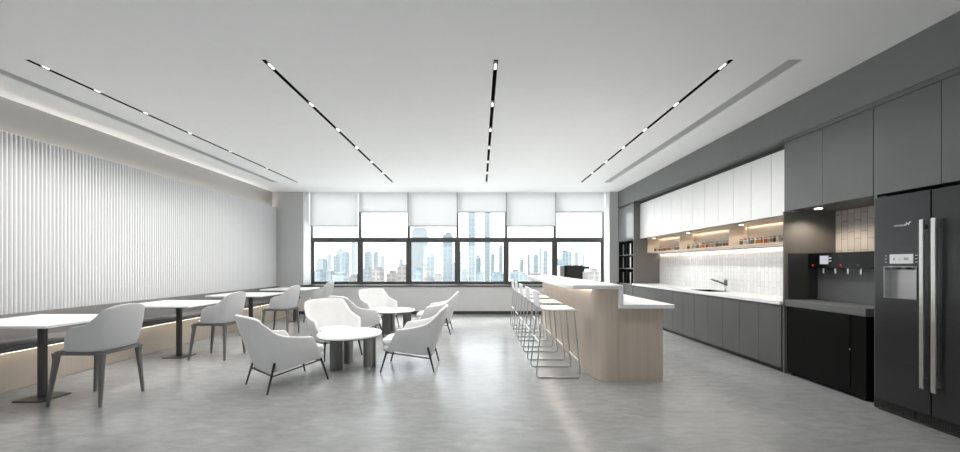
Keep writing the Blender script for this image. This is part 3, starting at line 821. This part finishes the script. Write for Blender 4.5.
# left door with dispenser opening
bm = bmesh.new()
y0, y1, z0, z1 = g + .004, 3.353, .10, 1.90
cube(bm, XF, 3.65, y0, DY0, z0, z1); cube(bm, XF, 3.65, DY1, y1, z0, z1); cube(bm, XF, 3.65, DY0, DY1, z0, DZ0); cube(bm, XF, 3.65, DY0, DY1, DZ1, z1)
bmesh.ops.remove_doubles(bm, verts=list(bm.verts), dist=1e-4)
ld = obj('freezer_door', bm, M['fridge'], t)
rd = obj('fridge_door', box(XF, 3.65, 2.44, g - .004, .10, 1.90, r=.003, seg=1), M['fridge'], t)
for par, ya, yb, za, zb in ((ld, 2.948, 2.977, .31, 1.664), (rd, 2.868, 2.90, .30, 1.668)):
    bm = bmesh.new(); rbox(bm, 3.53, 3.546, ya, yb, za, zb, r=.004)
    for z in (za + .06, zb - .06): cube(bm, 3.5455, XF - .0005, (ya + yb) / 2 - .008, (ya + yb) / 2 + .008, z - .02, z + .02)
    obj('handle', bm, M['steel'], par, label='long steel bar handle')
bm = bmesh.new(); e = .006
a, b, c_, d = DY0 + .001, DY1 - .001, DZ0 + .001, DZ1 - .001
cube(bm, XF - .004, XF + .06, a, a + e, c_, d); cube(bm, XF - .004, XF + .06, b - e, b, c_, d); cube(bm, XF - .004, XF + .06, a + e, b - e, c_, c_ + e); cube(bm, XF - .004, XF + .06, a + e, b - e, d - e, d)
cube(bm, XF + .055, XF + .06, a + e, b - e, c_ + e, d - e)
wd = obj('water_dispenser_recess', bm, plain('recess_steel', (.36, .36, .36), .35, .9, nscale=(2, 2, 90)), ld, label='recessed brushed steel water dispenser')
obj('display', box(XF - .003, XF - .0003, 3.056, 3.232, 1.312, 1.392, r=.001, seg=1), M['lcd'], ld)
bm = bmesh.new()
for z in (1.325, 1.352, 1.38):
    for y in (3.262, 3.035): cube(bm, XF - .002, XF - .0003, y - .008, y + .008, z - .002, z + .002)
obj('touch_button', bm, M['mark'], ld)
for y in (3.20, 3.13): obj('dispenser_nozzle', box(XF + .005, XF + .045, y - .02, y + .02, DZ1 - .026, DZ1 - .008), M['dark_metal'], ld)
bm = bmesh.new(); cube(bm, 3.612, 3.65, 2.43, 3.39, .005, .095); obj('kick_plate', bm, M['black'], t)
bm = bmesh.new()
for (ya, yb) in ((2.47, 2.76), (2.775, 3.05), (3.065, 3.30)):
    for z in (.028, .044, .060, .076): cube(bm, 3.598, 3.611, ya, yb, z, z + .007)
cube(bm, 3.592, 3.611, 2.43, 3.34, .006, .02)
obj('grille', bm, M['dark_metal'], t)
obj('hinge_cover', box(3.60, 3.72, 3.27, 3.34, 1.901, 1.914), M['black'], t)

def text_obj(name, s, size, y, z, x, m, parent):
    cu = bpy.data.curves.new(name, 'FONT'); cu.body = s; cu.size = size; cu.extrude = .0006; cu.align_x = 'CENTER'; cu.align_y = 'CENTER'
    to = bpy.data.objects.new(name, cu); C.objects.link(to)
    bpy.context.view_layer.update()
    me = bpy.data.meshes.new_from_object(to.evaluated_get(bpy.context.evaluated_depsgraph_get()))
    bpy.data.objects.remove(to)
    me.transform(Matrix(((0, 0, -1, x), (-1, 0, 0, y), (0, 1, 0, z), (0, 0, 0, 1))))
    off = Vector((0, 0, 0)); q = parent
    while q is not None: off += q.location; q = q.parent
    me.transform(Matrix.Translation(-off))
    me.materials.clear(); me.materials.append(m)
    o = bpy.data.objects.new(name, me); C.objects.link(o); o.parent = parent
    return o
text_obj('brand_lettering', 'UOAGUE', .022, 3.155, 1.636, XF - .001, M['mark'], ld)
bm = bmesh.new()
for (u0, v0, u1, v1, w) in ((0, 0, .003, .026, .006), (.018, 0, .024, .02, .006), (.004, .012, .022, .014, .007), (.02, .018, .034, .027, .006)):
    d = Vector((u1 - u0, v1 - v0)).normalized(); n_ = Vector((-d.y, d.x)) * w / 2
    q = [(u0 + n_.x, v0 + n_.y), (u0 - n_.x, v0 - n_.y), (u1 - n_.x, v1 - n_.y), (u1 + n_.x, v1 + n_.y)]
    prism(bm, [(3.108 - a_, 1.634 + b_) for a_, b_ in q], XF - .002, XF - .0004, 'X')
obj('emblem', bm, M['mark'], ld)
text_obj('display_digits', '6', .035, 3.195, 1.352, XF - .0036, M['ink'], ld)
text_obj('display_digits', '06', .035, 3.105, 1.352, XF - .0036, M['ink'], ld)
text_obj('display_digits', '---', .03, 3.155, 1.352, XF - .0036, M['ink'], ld)

# ------------------------------------------------------------------ city outside
struct('ground', box(-1400, 1400, -1200, 2600, -82, -80), plain('hazy_ground', (.80, .80, .79), .9))  # pale like haze, extended out of view to bounce light onto the ceiling
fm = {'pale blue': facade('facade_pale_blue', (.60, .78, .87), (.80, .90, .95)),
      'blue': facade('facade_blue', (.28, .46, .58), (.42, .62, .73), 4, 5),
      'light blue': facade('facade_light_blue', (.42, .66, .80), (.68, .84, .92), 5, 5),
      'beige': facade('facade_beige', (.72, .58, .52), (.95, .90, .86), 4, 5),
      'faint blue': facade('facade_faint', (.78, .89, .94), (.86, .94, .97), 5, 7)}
B = [(316.6, 323, 258.6, 'pale blue', 420), (326, 328.4, 254, 'faint blue', 520), (333, 336, 255.3, 'pale blue', 450), (336.6, 341, 250, 'faint blue', 560), (342.3, 346.3, 252, 'light blue', 430),
     (351.5, 353.9, 242, 'faint blue', 600), (312, 320, 270.5, 'light blue', 300), (321, 331, 272, 'pale blue', 330), (332, 344, 274, 'pale blue', 280), (346, 358, 275.5, 'beige', 350),
     (364.2, 369.6, 252, 'pale blue', 460), (373.6, 376.5, 252, 'light blue', 500), (380.8, 383, 255.8, 'faint blue', 540), (371.5, 380, 268, 'beige', 300), (397, 407, 265.5, 'beige', 320), (399, 400.8, 259.5, 'light blue', 420),
     (386, 396, 272, 'beige', 380), (362, 368, 268, 'pale blue', 340),
     (411.7, 427, 228.5, 'faint blue', 620), (427.2, 433.6, 256, 'light blue', 360), (420.8, 427, 264.8, 'beige', 300), (414, 420.6, 269, 'light blue', 270), (442.8, 452, 233.5, 'blue', 330), (452.3, 456.5, 263, 'blue', 300), (434, 442, 274, 'beige', 420),
     (468.6, 475, 211, 'light blue', 380), (484.6, 490.2, 208, 'pale blue', 430), (475.3, 481, 257.6, 'blue', 340), (491, 494.7, 254, 'light blue', 460), (499.2, 502.3, 245.5, 'pale blue', 480), (477, 484, 273.5, 'light blue', 260), (493, 504.5, 273, 'light blue', 290), (460, 465, 251, 'faint blue', 620), (462, 468, 270, 'pale blue', 310),
     (520.4, 523.7, 259.5, 'light blue', 420), (528, 530, 254, 'pale blue', 480), (534, 538.2, 254.8, 'pale blue', 460), (539.4, 541.8, 248, 'faint blue', 560), (544, 547.7, 251, 'light blue', 400), (511, 519.5, 270.5, 'light blue', 300), (520, 527, 273.6, 'light blue', 260), (530, 541, 274, 'beige', 380), (542, 551, 276, 'faint blue', 310),
     (558.6, 562, 259.5, 'light blue', 400), (562.8, 568.2, 251, 'light blue', 440), (568.6, 571.8, 252, 'pale blue', 500), (575.2, 578.2, 252, 'pale blue', 460), (582.6, 584.8, 255.8, 'faint blue', 520), (589, 600, 270, 'beige', 330), (574, 588, 275, 'faint blue', 300)]
wb = [311, 360, 409, 458, 506.5, 555, 605]
groups = {}
for bd in B:
    cx = (bd[0] + bd[1]) / 2
    for w in range(6):
        if wb[w] <= cx < wb[w + 1]: groups.setdefault(w, []).append(bd)
for w, L_ in groups.items():
    L_.sort(key=lambda q: q[0] + q[1])
    for i, (xa, xb, yt, col, D) in enumerate(L_):
        X0 = (xa - 480) * D / F; X1 = (xb - 480) * D / F; Z = H + (265 - yt) * D / F
        size = 'slender' if xb - xa < 4.5 else ('broad' if xb - xa > 8 else 'tall')
        if yt > 266: size = 'low'
        nmq = 'skyscraper' if yt < 262 else 'office_building'
        base = (((X0 + X1) / 2), D + 15, -80)
        lab = '%s %s city %s, %s from left through the %s window from left' % (size, col, 'tower' if yt < 262 else 'block', ORD[i], ORD[w])
        t = thing(nmq, base, lab, 'building', 'city buildings beyond the windows')
        dd = min(30, max(12, X1 - X0)); wd_ = X1 - X0
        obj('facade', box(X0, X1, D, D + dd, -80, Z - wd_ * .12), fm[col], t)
        bm = bmesh.new()
        if i % 3 == 0 and yt < 262:
            taper(bm, ((X0 + X1) / 2, D + dd / 2, Z - wd_ * .12), (wd_ * .9, dd * .9), ((X0 + X1) / 2, D + dd / 2, Z + wd_ * .5), (wd_ * .35, dd * .35))
            tube(bm, [((X0 + X1) / 2, D + dd / 2, Z + wd_ * .5), ((X0 + X1) / 2, D + dd / 2, Z + wd_ * 1.4)], wd_ * .05, 6)
        elif i % 3 == 1:
            cube(bm, X0 + wd_ * .12, X1 - wd_ * .12, D + 2, D + dd - 2, Z - wd_ * .12, Z + wd_ * .1)
        else:
            cube(bm, X0 + wd_ * .3, X1 - wd_ * .15, D + 2, D + dd - 2, Z - wd_ * .12, Z + wd_ * .15)
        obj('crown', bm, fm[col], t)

# ------------------------------------------------------------------ world, sun, lamps, camera
W = bpy.data.worlds.new('World'); SC.world = W; W.use_nodes = True
nt = W.node_tree; bg = nt.nodes['Background']
tc = nt.nodes.new('ShaderNodeTexCoord'); sp = nt.nodes.new('ShaderNodeSeparateXYZ'); rp = nt.nodes.new('ShaderNodeValToRGB')
nt.links.new(tc.outputs['Generated'], sp.inputs[0]); nt.links.new(sp.outputs['Z'], rp.inputs['Fac']); nt.links.new(rp.outputs['Color'], bg.inputs['Color'])
rp.color_ramp.elements[0].position = 0.0; rp.color_ramp.elements[0].color = (1, 1, 1, 1)
rp.color_ramp.elements[1].position = 0.5; rp.color_ramp.elements[1].color = (.86, .94, 1, 1)
bg.inputs['Strength'].default_value = 1.35

s = bpy.data.lights.new('sun', 'SUN'); s.energy = 5.4; s.angle = math.radians(28); s.color = (1, .97, .92)
so = bpy.data.objects.new('sun', s); C.objects.link(so); so['kind'] = 'structure'
d = Vector((0.45, -1.0, -1.05)); so.rotation_euler = d.to_track_quat('-Z', 'Y').to_euler()
so.location = (-30, 60, 40)

cam = bpy.data.cameras.new('camera'); cam.sensor_width = 36; cam.lens = 36 * F / 960; cam.shift_y = 39 / 960; cam.clip_end = 4000; cam.clip_start = .05
co = bpy.data.objects.new('camera', cam); C.objects.link(co); co.location = (0, 0, H); co.rotation_euler = (PI / 2, 0, 0)
SC.camera = co
vs = SC.view_settings; vs.view_transform = 'Standard'; vs.look = 'None'; vs.gamma = 1.0; vs.exposure = 1.4
try: vs.use_curve_mapping = False
except Exception: pass
